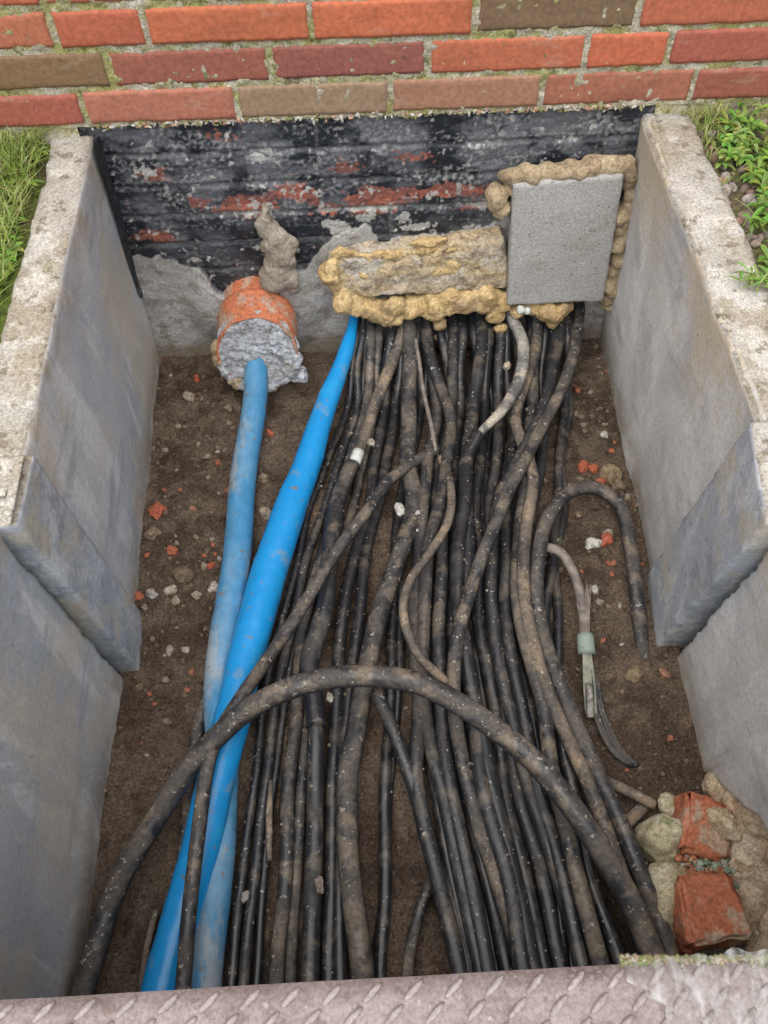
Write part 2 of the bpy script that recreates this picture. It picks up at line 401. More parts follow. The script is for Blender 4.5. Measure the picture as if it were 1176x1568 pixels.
Rn1B = fl(1030, 1000); Rn1T = RsT+V((.012, -.005, 0)); Rn2B = ext(Rn1B, fl(1085, 1215), -1.75); Rn2T = sy(Rn1T, -1.75)
e1 = onx(1088, 1215, Rn1B.x); ya = e1.y
def brk(p, a, b, c):
    d = ya - p.y
    if d > -0.03:
        zb = FLOOR + .01 + min(.16, max(0, d+.03)*1.4) + .014*noise.noise(V((0, p.y*18, 3)))+.009*noise.noise(V((0, p.y*60, 3)))
        z0 = FLOOR-.08; zt = RZ
        t = (p.z-z0)/(zt-z0); p = V((p.x, p.y, zb+(zt-zb)*t))
    return p
o = block("near_side_panel_b", quadprism(Rn1B+dn, Rn1T, Rn2B+dn, Rn2T, V((.08, 0, 0))), M_conc, .010, .002, 6, .005, fn=brk, parent=shaft); rimcolor(o)
block("front_panel", quadprism(V((-.75, -1.76, FLOOR-.08)), V((-.75, -1.76, RZ-.01)), V((.8, -1.76, FLOOR-.08)), V((.8, -1.76, RZ-.01)), V((0, -.08, 0))), M_conc, .03, .003, 7, .004, parent=shaft)
block("bracket_lip", quadprism(onz(38, 697, RZ+.003), onz(38, 697, RZ+.014), onz(16, 806, RZ+.003), onz(16, 806, RZ+.014), V((-.012, 0, 0))), M_rim, .003, .0006, 30, .0012, parent=shaft)
block("bracket_foot", quadprism(onz(14, 745, RZ+.001), onz(14, 745, RZ+.010), onz(8, 760, RZ+.001), onz(8, 760, RZ+.010), V((-.03, 0, 0))), M_rim, .003, .0006, 30, .0012, parent=shaft)

# ------------------------------------------------------------------ brick wall
house = empty("brick_house_wall")
CH = 0.0625; JW = 0.010
zb0 = ony(600, 178, -.006).z
def wx(u, v): return ony(u, v, 0).x
x4 = wx(597, 155); x3 = wx(655, 100); x2 = wx(727, 36); x3h = wx(1020, 90); x2h = wx(80, 45)
rows = []
xmin, xmax = -1.6, 1.6
def span(x0, step=.25):
    xs = [x0+step*k for k in range(-9, 10)]
    return sorted([x for x in xs if xmin < x < xmax])
rows.append(span(x4))
r3 = [x for x in span(x3) if x < x3h-.08]; k = x3h
while k < xmax: r3.append(k); k += .25
rows.append(r3)
r2 = [x for x in span(x2) if x > x2h+.05]; k = x2h
while k > xmin: r2.append(k); k -= .25
rows.append(sorted(r2))
rows.append(span(x2+.11))
for i in range(4, 17): rows.append(span(x4 + (.125 if i % 2 else 0.0)+random.uniform(-.02, .02)))
pal = [(.52, .15, .08), (.46, .13, .075), (.40, .12, .08), (.32, .11, .08), (.48, .17, .095), (.26, .15, .10), (.37, .11, .075)]
over = {(1, round(x3-.125, 2)): (.30, .11, .08), (1, round(x3-.375, 2)): (.33, .115, .08), (1, round(x3+.125, 2)): (.48, .15, .08), (1, round(x3-.625, 2)): (.24, .15, .08),
        (2, round(x2+.125, 2)): (.21, .135, .08), (2, round(x2-.125, 2)): (.56, .165, .08), (2, round(x2-.375, 2)): (.54, .16, .08), (2, round(x2+.375, 2)): (.48, .15, .085),
        (0, round(x4-.125, 2)): (.32, .21, .135), (0, round(x4+.125, 2)): (.38, .19, .125), (0, round(x4-.375, 2)): (.44, .17, .105), (0, round(x4+.375, 2)): (.40, .15, .095)}
items = []
for ri, xs in enumerate(rows):
    z0 = zb0+ri*CH
    for a, b in zip(xs[:-1], xs[1:]):
        xa, xb = a+JW/2+random.uniform(-.0015, .0015), b-JW/2+random.uniform(-.0015, .0015)
        if xb-xa < .03: continue
        za, zt = z0+JW*.5+random.uniform(-.0012, .0012), z0+CH-JW*.5+random.uniform(-.0012, .0012)
        yf = -.003+random.uniform(-.0015, .0015)
        P = [[[V((x, y, z)) for z in (za, zt)] for y in (yf, .09)] for x in (xa, xb)]
        near = abs((xa+xb)/2) < .9 and ri < 5
        vs, fs = hexa(P, .006 if near else .03, .0009, 30, .0020)
        c = over.get((ri, round((a+b)/2, 2)), random.choice(pal))
        c = tuple(max(.02, q*random.uniform(.95, 1.03)) for q in c)
        items.append((vs, fs, c))
ob = joinlist("bricks", items, M_brick, parent=house); fixn(ob)
def grid(name, x0, x1, n, z0, z1, mrows, f, mat, parent=None, cf=None):
    vs = []; fs = []; cs = []
    for j in range(mrows+1):
        for i in range(n+1):
            x = x0+(x1-x0)*i/n; z = z0+(z1-z0)*j/mrows
            vs.append(f(x, z))
            if cf: cs.append(cf(x, z))
    for j in range(mrows):
        for i in range(n):
            a = j*(n+1)+i; fs.append((a, a+1, a+n+2, a+n+1))
    return mk(name, vs, fs, mat, cs if cf else None, parent=parent)
grid("mortar_joints", -1.0, 1.0, 500, zb0-.002, zb0+.32, 100, lambda x, z: V((x, .0000+.0030*noise.noise(V((x*90, 1, z*90)))+.002*noise.noise(V((x*30, 5, z*30))), z)), M_mortar, house)
grid("mortar_joints_upper", -1.7, 1.7, 40, zb0+.001, zb0+1.06, 20, lambda x, z: V((x, .008, z)), M_mortar, house)
for nm, xa, xb in (("plinth_a", -1.7, LbT.x-.02), ("plinth_b", RbT.x+.02, 1.7)):
    grid(nm, xa, xb, 200, -.12, zb0-.001, 24, lambda x, z: V((x, .001+.003*noise.noise(V((x*40, 3, z*40))), z)), M_mortar, house)

# ------------------------------------------------------------------ back wall inside pit
edge = [ony(u, v) for u, v in [(150, 380), (215, 392), (270, 402), (310, 418), (335, 450), (400, 440), (440, 420), (470, 408), (500, 372), (560, 348), (590, 372), (640, 366), (720, 355), (790, 330), (1000, 330)]]
def ez(x):
    for a, b in zip(edge[:-1], edge[1:]):
        if a.x <= x <= b.x: return a.z+(b.z-a.z)*(x-a.x)/(b.x-a.x)
    return edge[0].z if x < edge[0].x else edge[-1].z
def wpts(L): return [(ony(u, v), ru, rv, s) for u, v, ru, rv, s in L]
exps = wpts([(385, 320, .045, .020, 1.1), (350, 326, .03, .014, .8), (450, 300, .05, .020, .9), (575, 305, .055, .018, 1.15), (575, 322, .05, .012, 1.0), (500, 325, .03, .016, .9), (690, 296, .07, .014, 1.0), (240, 365, .035, .014, .8), (640, 300, .03, .016, .8), (740, 318, .04, .014, .6), (230, 270, .03, .014, .7), (330, 210, .03, .010, .6), (530, 255, .03, .014, .6), (640, 245, .04, .014, .6), (300, 315, .03, .012, .6)])
whites = wpts([(520, 352, .022, .014, 1.1), (545, 362, .03, .014, 1.1), (500, 345, .012, .010, 1), (640, 352, .03, .010, .9), (395, 245, .02, .008, .9), (720, 352, .02, .010, .7), (410, 235, .02, .006, .7), (230, 268, .012, .010, .8), (620, 335, .012, .016, .9), (860, 215, .03, .008, .6), (300, 402, .03, .008, .6), (410, 330, .012, .02, .8), (560, 340, .02, .012, .8)])
def gmax(L, x, z):
    ex = 0
    for p, ru, rv, s in L:
        d = ((x-p.x)/ru)**2+((z-p.z)/rv)**2
        if d < 6: ex = max(ex, s*math.exp(-d*.7))
    return ex
def jointd(x, z):
    r = (z-zb0)/CH; ri = math.floor(r); fz = abs(r-round(r))*CH
    xo = x4 + (.125 if ri % 2 else 0); q = (x-xo)/.25; fx = abs(q-round(q))*.25
    return min(fz, fx)
def rmask(x, z):
    return sst(-.002, .002, ez(x)+.014*noise.noise(V((x*25, 0, z*25)))+.012*noise.noise(V((x*80, 4, z*60)))-z)
pc = ony(394, 468)
def wy(x, z):
    j = jointd(x, z); rm = rmask(x, z)
    y = .006 + .0034*(1-sst(.001, .009, j+.002*noise.noise(V((x*60, 0, z*60))))) + .0022*fb((x, 0, z), 16) - .0014*fb((x, 3, z), 90, 3)
    yr = .0055 + .003*fb((x, 7, z), 9)+.0012*fb((x, 7, z), 60)
    d = math.hypot(x-pc.x, z-pc.z)
    yr -= .02*(1-sst(.09, .16, d))
    return y*(1-rm)+yr*rm
def wc(x, z):
    j = jointd(x, z)+.003*noise.noise(V((x*70, 8, z*70))); rm = rmask(x, z)
    n1 = fb((x, 0, z), 10, 5); n2 = fb((x*.6, 5, z*1.3), 34); n3 = fb((x, 9, z), 130, 3)
    c = (.015, .018, .024)
    band = sst(-.30, -.06, z)
    f = sst(-.15, .4, n1*.8+n2*.3+.15*n3+.15*band)*(.35+.5*band)
    c = mixc(c, (.13, .135, .15), f)
    r = ((z-zb0)/CH) % 1.0
    led = sst(.0, .12, r)*(1-sst(.12, .42, r))
    c = mixc(c, (.19, .195, .205), led*sst(-.25, .3, n1+.3*n3)*(.25+.45*band))
    hj = 1-sst(.001, .005, j)
    c = mixc(c, (.16, .16, .16), hj*.45*sst(-.4, .1, n2))
    st = sst(.10, .32, fb((x*.35, 40, z*2.2), 26))*sst(-.2, .3, n3)
    c = mixc(c, (.24, .245, .25), st*(.2+.45*band))
    ex = gmax(exps, x, z)
    e = sst(.32, .40, ex*.75+.34*n2+.25*n3)*sst(.0025, .006, j)
    c = mixc(c, mixc((.38, .12, .075), (.22, .08, .06), sst(-.3, .3, n2)), e*.9)
    ej = sst(.36, .46, ex*.75+.3*n2+.2*n3)*(1-sst(.0025, .006, j)); c = mixc(c, (.38, .36, .32), ej*.8)
    wh = gmax(whites, x, z)
    e2 = max(sst(.36, .44, wh*.8+.34*n2+.25*n3), sst(.54, .62, .6*fb((x, 31, z), 40)+.3*n3+.3*ex+.12))
    c = mixc(c, (.44, .43, .40), e2*.9)
    ef = sst(.26, .42, n3*.55+.5*fb((x, 77, z), 22)); c = mixc(c, (.33, .33, .31), ef*.6*(.3+.7*band))
    rc = mixc((.36, .35, .33), (.46, .455, .44), sst(-.3, .4, fb((x, 12, z), 12)))
    rc = mixc(rc, (.22, .19, .15), sst(.1, .5, fb((x, 17, z), 35))*.6)
    rc = mixc(rc, (.24, .19, .12), sst(-.48, -.53, z)*.7)
    return mixc(c, rc, rm)
ZT = zb0-.002
wallX0, wallX1 = min(LbB.x, LbT.x)-.03, max(RbB.x, RbT.x)+.03
grid("foundation_wall", wallX0, wallX1, 540, FLOOR-.05, ZT, 310, lambda x, z: V((x, wy(x, z), z)), M_wall, house, wc)
items = []
for i in range(520):
    x = random.uniform(LbT.x, RbT.x)
    items.append(stone(V((x, random.uniform(-.003, .005), zb0+random.gauss(-.001, .0022))), random.uniform(.0015, .005), ICO1, .5, (1.8, .7, .6)) + (random.choice([(.40, .36, .29), (.48, .45, .40), (.24, .24, .10), (.44, .26, .18)]),))
joinlist("mortar_fringe", items, M_vcol, parent=house)
block("bitumen_membrane_flap", [[[onx(142, 215, LbT.x+.006), onx(142, 215, LbT.x+.012)], [onx(160, 205, LbT.x+.006), onx(160, 205, LbT.x+.012)]],
      [[onx(214, 455, LbB.x-.002), onx(214, 455, LbB.x+.006)], [onx(226, 452, LbB.x-.002), onx(226, 452, LbB.x+.006)]]], M_membrane, .006, .003, 20, .001)

# ------------------------------------------------------------------ ground outside
def gh(x, y): return -.028+.008*fb((x, y, 0), 6)+.004*fb((x, y, 3), 30)
def ground_patch(vs, fs, cs, x0, x1, y0, y1, nx, ny, flat=False):
    o = len(vs)
    for j in range(ny+1):
        for i in range(nx+1):
            x = x0+(x1-x0)*i/nx; y = y0+(y1-y0)*j/ny
            vs.append(V((x, y, -.028 if flat else gh(x, y))))
            n = fb((x, y, 1), 9)
            cs.append(mixc((.12, .09, .06), (.09, .12, .03), sst(-.1, .5, n)) if x > 0 else mixc((.08, .07, .03), (.11, .15, .03), sst(-.4, .1, n)))
    for j in range(ny):
        for i in range(nx):
            a = o+j*(nx+1)+i; fs.append((a, a+1, a+nx+2, a+nx+1))
vs, fs, cs = [], [], []
XLo = min(LbT.x, LfT.x)-.05; XRo = max(RbT.x, RfT.x)+.05
ground_patch(vs, fs, cs, -1.5, XLo, -1.2, .02, 90, 110)
ground_patch(vs, fs, cs, XRo, 1.5, -1.2, .02, 90, 110)
ground_patch(vs, fs, cs, -1.5, XLo, -3, -1.2, 2, 2, True)
ground_patch(vs, fs, cs, XRo, 1.5, -3, -1.2, 2, 2, True)
ground_patch(vs, fs, cs, XLo, XRo, -3, -1.84, 2, 2, True)
ground_patch(vs, fs, cs, -60, -1.5, -60, 60, 6, 6, True)
ground_patch(vs, fs, cs, 1.5, 60, -60, 60, 6, 6, True)
ground_patch(vs, fs, cs, -1.5, 1.5, -60, -3, 2, 6, True)
mk("ground", vs, fs, M_ground, cs)

# ------------------------------------------------------------------ soil floor
def soil(x, y):
    return FLOOR + .010*fb((x, y, 0), 5) + .008*fb((x, y, 2), 18) + .0055*fb((x, y, 4), 50, 3) + .02*sst(.33, .45, x)*sst(-.3, -.9, y)
vs, fs, cs = [], [], []
nx, ny = 330, 380; x0, x1, y0, y1 = -.72, .78, -1.76, .03
for j in range(ny+1):
    for i in range(nx+1):
        x = x0+(x1-x0)*i/nx; y = y0+(y1-y0)*j/ny
        vs.append(V((x, y, soil(x, y))))
        n = fb((x, y, 9), 7); n2 = fb((x, y, 12), 40)
        c = mixc((.085, .060, .043), (.150, .112, .082), sst(-.4, .4, n+.4*n2))
        c = mixc(c, (.185, .142, .105), .5*sst(-.1, .35, n2)*sst(-.9, -.2, y)); cs.append(c)
for j in range(ny):
    for i in range(nx):
        a = j*(nx+1)+i; fs.append((a, a+1, a+nx+2, a+nx+1))
mk("soil_floor", vs, fs, M_soil, cs)
pc_ = [(.19, .14, .10), (.15, .11, .08), (.24, .19, .14), (.36, .32, .26), (.40, .13, .075), (.20, .15, .11), (.28, .23, .17), (.36, .14, .08)]
items = []
def put(x, y, r, sub, c=None):
    items.append(stone(V((x, y, soil(x, y)+r*.25)), r, sub, .5, (1, random.uniform(.7, 1), random.uniform(.55, .85)))+(c or random.choice(pc_),))
for i in range(4600):
    put(random.uniform(-.6, .62), random.uniform(-1.45, -.01), random.uniform(.001, .0042), ICO1, random.choice([(.12, .085, .06), (.15, .11, .08), (.19, .145, .10)]) if random.random() < .93 else None)
for i in range(260):
    y = -abs(random.gauss(.38, .32))
    if y < -1.3: continue
    put(random.choice([random.uniform(-.5, -.25), random.uniform(.28, .55)]), y, random.uniform(.003, .0075), ICO2)
for (u, v, r, c) in [(290, 610, .015, (.33, .28, .22)), (243, 785, .018, (.42, .12, .065)), (235, 820, .015, (.25, .19, .13)), (232, 910, .011, (.40, .37, .33)), (262, 905, .010, (.42, .37, .3)), (270, 920, .010, (.34, .27, .2)), (322, 865, .009, (.42, .1, .06)), (326, 898, .011, (.45, .4, .34)), (300, 910, .009, (.4, .33, .26)),
                     (414, 665, .008, (.42, .12, .07)), (410, 790, .016, (.30, .25, .18)), (404, 735, .010, (.25, .19, .13)), (302, 582, .009, (.42, .1, .06)), (934, 728, .024, (.27, .20, .12)), (893, 713, .017, (.45, .13, .07)), (910, 718, .011, (.42, .12, .06)), (948, 745, .012, (.25, .2, .13)), (210, 915, .012, (.40, .12, .07)), (265, 845, .010, (.42, .13, .07)),
                     (906, 838, .015, (.52, .50, .46)), (925, 832, .014, (.42, .12, .07)), (968, 1038, .017, (.24, .18, .11)), (1012, 1042, .013, (.34, .18, .12)), (885, 790, .013, (.26, .2, .13)), (920, 740, .010, (.42, .12, .07)), (260, 995, .009, (.35, .3, .25)), (214, 1052, .008, (.2, .15, .1)), (283, 885, .018, (.16, .12, .08)), (930, 820, .009, (.35, .3, .22)),
                     (590, 1370, .010, (.36, .3, .24)), (910, 906, .008, (.5, .48, .44)), (350, 628, .009, (.24, .19, .14)), (318, 700, .008, (.22, .18, .13)), (296, 780, .008, (.38, .2, .13)), (925, 668, .007, (.5, .47, .4)), (936, 690, .006, (.42, .13, .07))]:
    p = fl(u, v); put(p.x, p.y, r, ICO3, c)
joinlist("gravel", items, M_vcol, smooth=False)

# ------------------------------------------------------------------ duct (orange sleeve + filling), cut obliquely
duct = empty("orange_pipe_sleeve")
r = .080; L = .112; OB = .022
vs = []; fs = []; n = 72; m_ = 24
for ring in range(2*m_+1):
    inner = ring > m_; t = (ring if not inner else 2*m_-ring)/m_
    for k in range(n):
        a = 2*math.pi*k/n; rr = r-(.006 if inner else (-.001 if .40 < t < .48 or t > .97 else 0 if t > .48 else .008))
        rag = .008*noise.noise(V((math.cos(a)*3, math.sin(a)*3, 0))) if t > .95 else 0
        Lk = L-OB*math.sin(a)
        p = V((pc.x+rr*math.cos(a), .02-(Lk+.02)*t+rag, pc.z+rr*math.sin(a)-.03*t))
        vs.append(p+noise.noise_vector(p*40)*.0012)
for i in range(2*m_):
    for k in range(n):
        a = i*n+k; b = i*n+(k+1) % n; fs.append((a, b, b+n, a+n))
o = mk("sleeve", vs, fs, M_orange, parent=duct); fixn(o)
ce = V((pc.x, -L, pc.z-.03))
# filling: one continuous rough disc, flush with the cut end
vs = []; fs = []; nr, na = 34, 110
def fillp(q, a):
    x, z = q*math.cos(a), q*math.sin(a)
    h = .004*fb((x, 0, z), 28)+.003*fb((x, 5, z), 90, 3)
    ragr = 1+.10*sst(.06, .08, q)*noise.noise(V((math.cos(a)*4, math.sin(a)*4, 7)))
    return ce+V((x*ragr, .002+OB*z/.08+h+.012*sst(.074, .084, q), z*ragr))
for i in range(nr+1):
    for k in range(na): vs.append(fillp(.0835*i/nr, 2*math.pi*k/na))
for i in range(nr):
    for k in range(na):
        a = i*na+k; b = i*na+(k+1) % na; fs.append((a, b, b+na, a+na))
o = mk("foam_plug", vs, fs, M_fill, parent=duct)
sph = []
def sl_(a, q, oy): return ce+V((q*math.cos(a), oy+OB*q/.08*math.sin(a), q*math.sin(a)))
for i in range(44):
    a = math.radians(200+155*i/43)+random.uniform(-.05, .05)
    sph.append((sl_(a, .080, random.uniform(.004, .016)), random.uniform(.007, .012)))
for i in range(9): sph.append((ce+V((.074+random.uniform(-.01, .014), random.uniform(-.012, .004), -.052+random.uniform(-.016, .012))), random.uniform(.008, .012)))
blob("plug_edge", sph, M_fill, .003, .004, 60, parent=duct, smi=3)
sph = []
for i in range(40):
    t = i/39; a = math.radians(168+120*t)
    sph.append((sl_(a, .083, random.uniform(.004, .034)), random.uniform(.009, .014)))
blob("foam_skirt", sph, M_foamd, .003, .005, 40, parent=duct)
sph = []
for (u, v, rr, y) in [(408, 325, .010, -.003), (406, 340, .017, -.006), (412, 352, .022, -.008), (424, 366, .026, -.012), (436, 380, .026, -.014), (430, 392, .028, -.016), (418, 405, .022, -.016), (440, 400, .022, -.016), (428, 415, .028, -.018), (424, 432, .028, -.02), (440, 430, .024, -.02), (450, 440, .016, -.018), (412, 432, .020, -.018), (446, 372, .018, -.012), (400, 345, .013, -.006), (418, 380, .026, -.012), (436, 415, .026, -.014), (410, 420, .018, -.014)]:
    sph.append((ony(u, v, y), rr*1.0, (1, .7, 1)))
blob("expanding_foam_lump", sph, M_lump, .003, .006, 30)

# ------------------------------------------------------------------ blue pipes
tube("blue_water_pipe", [V((ce.x-.005, ce.y+.05, ce.z-.005))]+[fl(u, v, h) for u, v, h in [(392, 585, .062), (386, 640, .045), (375, 720, .03), (366, 810, .028), (358, 890, .028), (342, 985, .028), (338, 1060, .028), (340, 1150, .028), (336, 1260, .028), (322, 1400, .028), (310, 1500, .028), (305, 1620, .028)]],
     [.024, .024, .0245, .025, .0255, .026, .026, .027, .027, .027, .027, .027, .027], M_blue2, 24)
tube("blue_water_pipe", [fl(545, 470, .12)+V((0, .04, 0))]+[fl(u, v, h) for u, v, h in [(541, 492, .10), (528, 545, .085), (500, 620, .06), (470, 710, .05), (437, 800, .045), (408, 890, .045), (385, 975, .05), (362, 1070, .06), (340, 1160, .06), (312, 1280, .05), (283, 1390, .045), (254, 1500, .04), (230, 1620, .04)]],
     [.010, .010, .016, .022, .027, .031, .032, .031, .029, .029, .029, .029, .029, .029], M_blue, 28)

# ------------------------------------------------------------------ cables
TUBEPTS.clear()
def hv(v, hb): return hb+(.1-hb)*max(0, 1-(v-480)/140)
VS = [500, 620, 780, 950, 1200, 1480]
def cable(name, pts, r, mat, hb=.02, wall=True, jit=2.0, **kw):
    P = []
    for i, q in enumerate(pts):
        h = q[2] if len(q) > 2 else hv(q[1], hb)
        j = 0 if (len(q) > 2 or i == 0) else jit
        P.append(fl(q[0]+random.uniform(-j, j), q[1], h))
    if wall: P.insert(0, P[0]+V((0, .06, .012)))
    if wall and isinstance(r, list): r = [r[0]]+r
    return tube(name, P, r, mat, **kw)
T = [
 (549, 533, 475, 432, 388, 357, 15, .018, M_cb), (557, 546, 500, 447, 405, 376, 16, .02, M_cb2), (567, 562, 520, 466, 440, 426, 22, .02, M_cd),
 (600, 590, 562, 522, 508, 506, 22, .02, M_cb), (626, 630, 630, 578, 530, 552, 33, .045, M_cd), (612, 606, 575, 548, 522, 524, 22, .02, M_cb),
 (645, 648, 612, 600, 588, 584, 20, .014, M_cb), (652, 668, 650, 632, 640, 702, 24, .045, M_cb2), (672, 692, 668, 650, 664, 720, 20, .03, M_cb),
 (693, 690, 680, 668, 690, 744, 24, .045, M_cb2), (708, 705, 698, 690, 712, 776, 22, .03, M_cb), (738, 722, 712, 708, 740, 802, 27, .055, M_cb2),
 (748, 742, 728, 735, 770, 832, 23, .03, M_cb), (766, 765, 752, 752, 795, 862, 22, .03, M_cb2), (790, 797, 772, 772, 820, 892, 23, .045, M_cb),
 (822, 815, 798, 798, 850, 922, 25, .06, M_cd), (850, 838, 815, 815, 872, 948, 22, .04, M_cb), (868, 862, 850, 838, 890, 988, 18, .018, M_cb2),
 (580, 575, 540, 490, 462, 448, 18, .012, M_cd), (640, 640, 622, 612, 600, 575, 15, .010, M_cb), (680, 712, 690, 678, 702, 760, 20, .012, M_cb),
 (725, 732, 738, 722, 755, 816, 20, .012, M_cb), (775, 782, 764, 762, 808, 876, 20, .012, M_cb2), (835, 826, 806, 788, 836, 906, 20, .014, M_cb),
 (876, 870, 862, 852, 862, 935, 17, .012, M_cb2), (700, 698, 705, 700, 725, 790, 18, .02, M_cb), (812, 806, 785, 782, 833, 862, 18, .02, M_cb),
 (742, 755, 744, 744, 783, 846, 18, .012, M_cb), (560, 552, 512, 456, 418, 392, 14, .010, M_cb),
]
for t in T:
    X = list(t[:6]); pts = []
    for i, (x, v) in enumerate(zip(X, VS)):
        pts.append((x, v))
        if i < 5:
            pts.append(((x+X[i+1])/2+random.uniform(-5, 5), (v+VS[i+1])/2))
    cable("power_cable", pts+[(t[5]+(t[5]-t[4])*.42, 1620)], t[6]/2000, t[8], t[7], jit=3.5)
jt = empty("cable_with_joint_sleeve")
cable("cable", [(618, 503), (598, 560), (572, 625), (556, 675), (547, 700, .045)], .0125, M_cbr, .035, jit=0, parent=jt)
cable("cap", [(550, 692, .052), (544, 708, .052)], .0115, M_white, wall=False, parent=jt)
cable("sleeve", [(544, 706, .048), (535, 722, .046), (520, 760, .045), (512, 800, .046), (505, 850, .045), (498, 920, .045), (485, 975, .045), (474, 1020, .045), (480, 1070, .045), (482, 1112, .045)],
      [.012, .015, .016, .0175, .015, .0155, .017, .0165, .016, .0165], M_cb2, wall=False, parent=jt, n=20)
cable("cable_tail", [(482, 1108, .044), (483, 1200, .03), (480, 1350, .025), (476, 1480, .025), (474, 1620, .025)], .0135, M_cb2, wall=False, jit=0, parent=jt)
cable("power_cable", [(118, 1560, .05), (135, 1490, .05), (175, 1370, .05), (235, 1260, .075), (300, 1165, .11), (375, 1090, .15), (455, 1050, .17), (560, 1034, .175), (650, 1052, .17), (740, 1105, .165), (830, 1180, .15), (900, 1270, .13), (950, 1350, .11), (990, 1440, .09), (1030, 1540, .07), (1050, 1640, .06)],
      [.0165]*16, M_cd, wall=False, n=24)
cable("power_cable", [(672, 686, .04), (640, 705, .05), (596, 735, .075), (560, 785, .09), (500, 868, .09), (435, 975, .09), (372, 1062, .118), (328, 1140, .122), (305, 1260, .105), (288, 1400, .09), (282, 1500, .09), (278, 1620, .09)], .0108, M_cd, wall=False)
cable("power_cable", [(360, 970, .02), (345, 1000, .02), (315, 1075, .02), (296, 1150, .02), (285, 1260, .02), (272, 1400, .02), (262, 1500, .02), (255, 1620, .02)], .010, M_cd, wall=False)
cable("power_cable", [(888, 475, .11), (872, 560, .10), (838, 640, .095), (802, 706, .095), (762, 790, .09), (727, 880, .085), (700, 980, .08), (695, 1070, .07), (715, 1200, .05), (760, 1350, .05), (805, 1490, .05), (835, 1620, .05)], .0118, M_cd)
cable("power_cable", [(782, 480, .115), (800, 528, .115), (797, 575, .11), (770, 628, .10), (735, 662, .09)], [.012, .0125, .0125, .011, .008], M_cpale)
cable("power_cable", [(733, 663, .08), (716, 700, .07), (712, 760, .065), (700, 860, .06), (708, 980, .06), (735, 1120, .055), (775, 1300, .05), (815, 1480, .05), (840, 1620, .05)], .014, M_cb, wall=False)
cable("power_cable", [(676, 700, .05), (690, 745, .075), (685, 800, .085), (655, 850, .095), (625, 895, .10), (618, 940, .10), (640, 1000, .09), (684, 1046, .075)], .0078, M_cbr, wall=False)
cable("power_cable", [(577, 1062, .07), (602, 1120, .06), (632, 1200, .045), (655, 1290, .035), (690, 1380, .03), (716, 1490, .03), (725, 1620, .03)], .011, M_cb2, wall=False)
cable("power_cable", [(662, 1345, .02), (645, 1385, .02), (630, 1450, .02), (622, 1540, .02)], .0085, M_cd, wall=False)
cable("power_cable", [(650, 500), (662, 560, .08), (672, 585, .07), (690, 640, .06), (680, 740, .06), (655, 850, .06), (648, 950, .05), (650, 1080, .045), (685, 1250, .04), (735, 1480, .04), (760, 1620, .04)], .012, M_cb2)
cable("power_cable", [(822, 500), (812, 560, .085), (790, 640, .08), (815, 730, .075), (802, 850, .075), (808, 940, .07), (840, 1060, .065), (900, 1200, .06), (960, 1360, .05), (1000, 1480, .04), (1030, 1620, .04)], .0115, M_cbr)
cable("power_cable", [(860, 495), (846, 560, .09), (826, 640, .085), (795, 700, .08), (762, 770, .06), (752, 900, .05), (762, 1000, .045), (795, 1150, .045), (850, 1330, .04), (900, 1500, .04), (925, 1620, .04)], .011, M_cb2)
cable("power_cable", [(990, 1036, .010), (984, 1010, .012), (976, 930, .03), (966, 840, .05), (948, 772, .065), (910, 748, .075), (868, 757, .08), (836, 805, .08), (822, 880, .07), (830, 965, .06), (862, 1060, .06), (908, 1170, .06), (958, 1280, .06), (1000, 1390, .05), (1030, 1480, .05), (1060, 1620, .05)],
      [.003, .011]+[.013]*14, M_cd, wall=False)
sc = empty("stripped_cable")
cable("sheath", [(838, 838, .07), (858, 845, .065), (880, 885, .05), (891, 930, .04), (896, 975, .035)], .0085, M_braid, wall=False, parent=sc)
cable("tape", [(896, 974, .036), (898, 1002, .034)], .0145, M_tape, wall=False, parent=sc)
for i in range(9):
    a = random.uniform(-7, 7)
    cable("strand_%d" % i, [(884+i*2.4, 885+random.uniform(0, 40), .05), (890+i*1.6, 950, .045), (894+i, 985, .04)], .0014, M_braid, wall=False, jit=0, n=6, parent=sc)
    cable("wire_%d" % i, [(893+i*1.3, 1000, .034), (893+i*2.2+a*.2, 1050, .03), (896+i*2+a*.3, 1098-random.uniform(0, 12), .022)], .0022, M_strand, wall=False, n=6, parent=sc)
cable("end_sleeve", [(902, 1048, .036), (903, 1100, .026)], [.0060, .0060], M_cpale, wall=False, parent=sc)
for i in range(4):
    cable("tail_%d" % i, [(902+i*4, 1040, .02), (912+i*5, 1100, .018), (935+i*5, 1148, .016), (965+i*4, 1172, .014)], .0042, M_cb2 if i == 1 else M_cd, wall=False, n=8, parent=sc)
cable("power_cable", [(925, 1195, .04), (962, 1212, .035), (1000, 1232, .03)], .0085, M_cbr, wall=False)
cable("power_cable", [(915, 1285, .02), (950, 1265, .02), (985, 1232, .015)], .010, M_cbr, wall=False)
cable("power_cable", [(414, 1195, .03), (412, 1250, .03), (412, 1320, .025)], [.003, .0055, .0045], M_cbr, wall=False)
cable("power_cable", [(240, 1395, .02), (225, 1460, .02), (212, 1560, .02)], .005, M_cbr, wall=False)
cable("bare_conductor", [(636, 520, .09), (650, 600, .075), (668, 690, .05)], .0042, M_braid, wall=False, n=8)
items = []
best = {}
for q, rr in TUBEPTS:
    k = (round(q.x/.014), round(q.y/.014))
    if k not in best or q.z+rr > best[k][0].z+best[k][1]: best[k] = (q, rr)
keys = sorted(best)
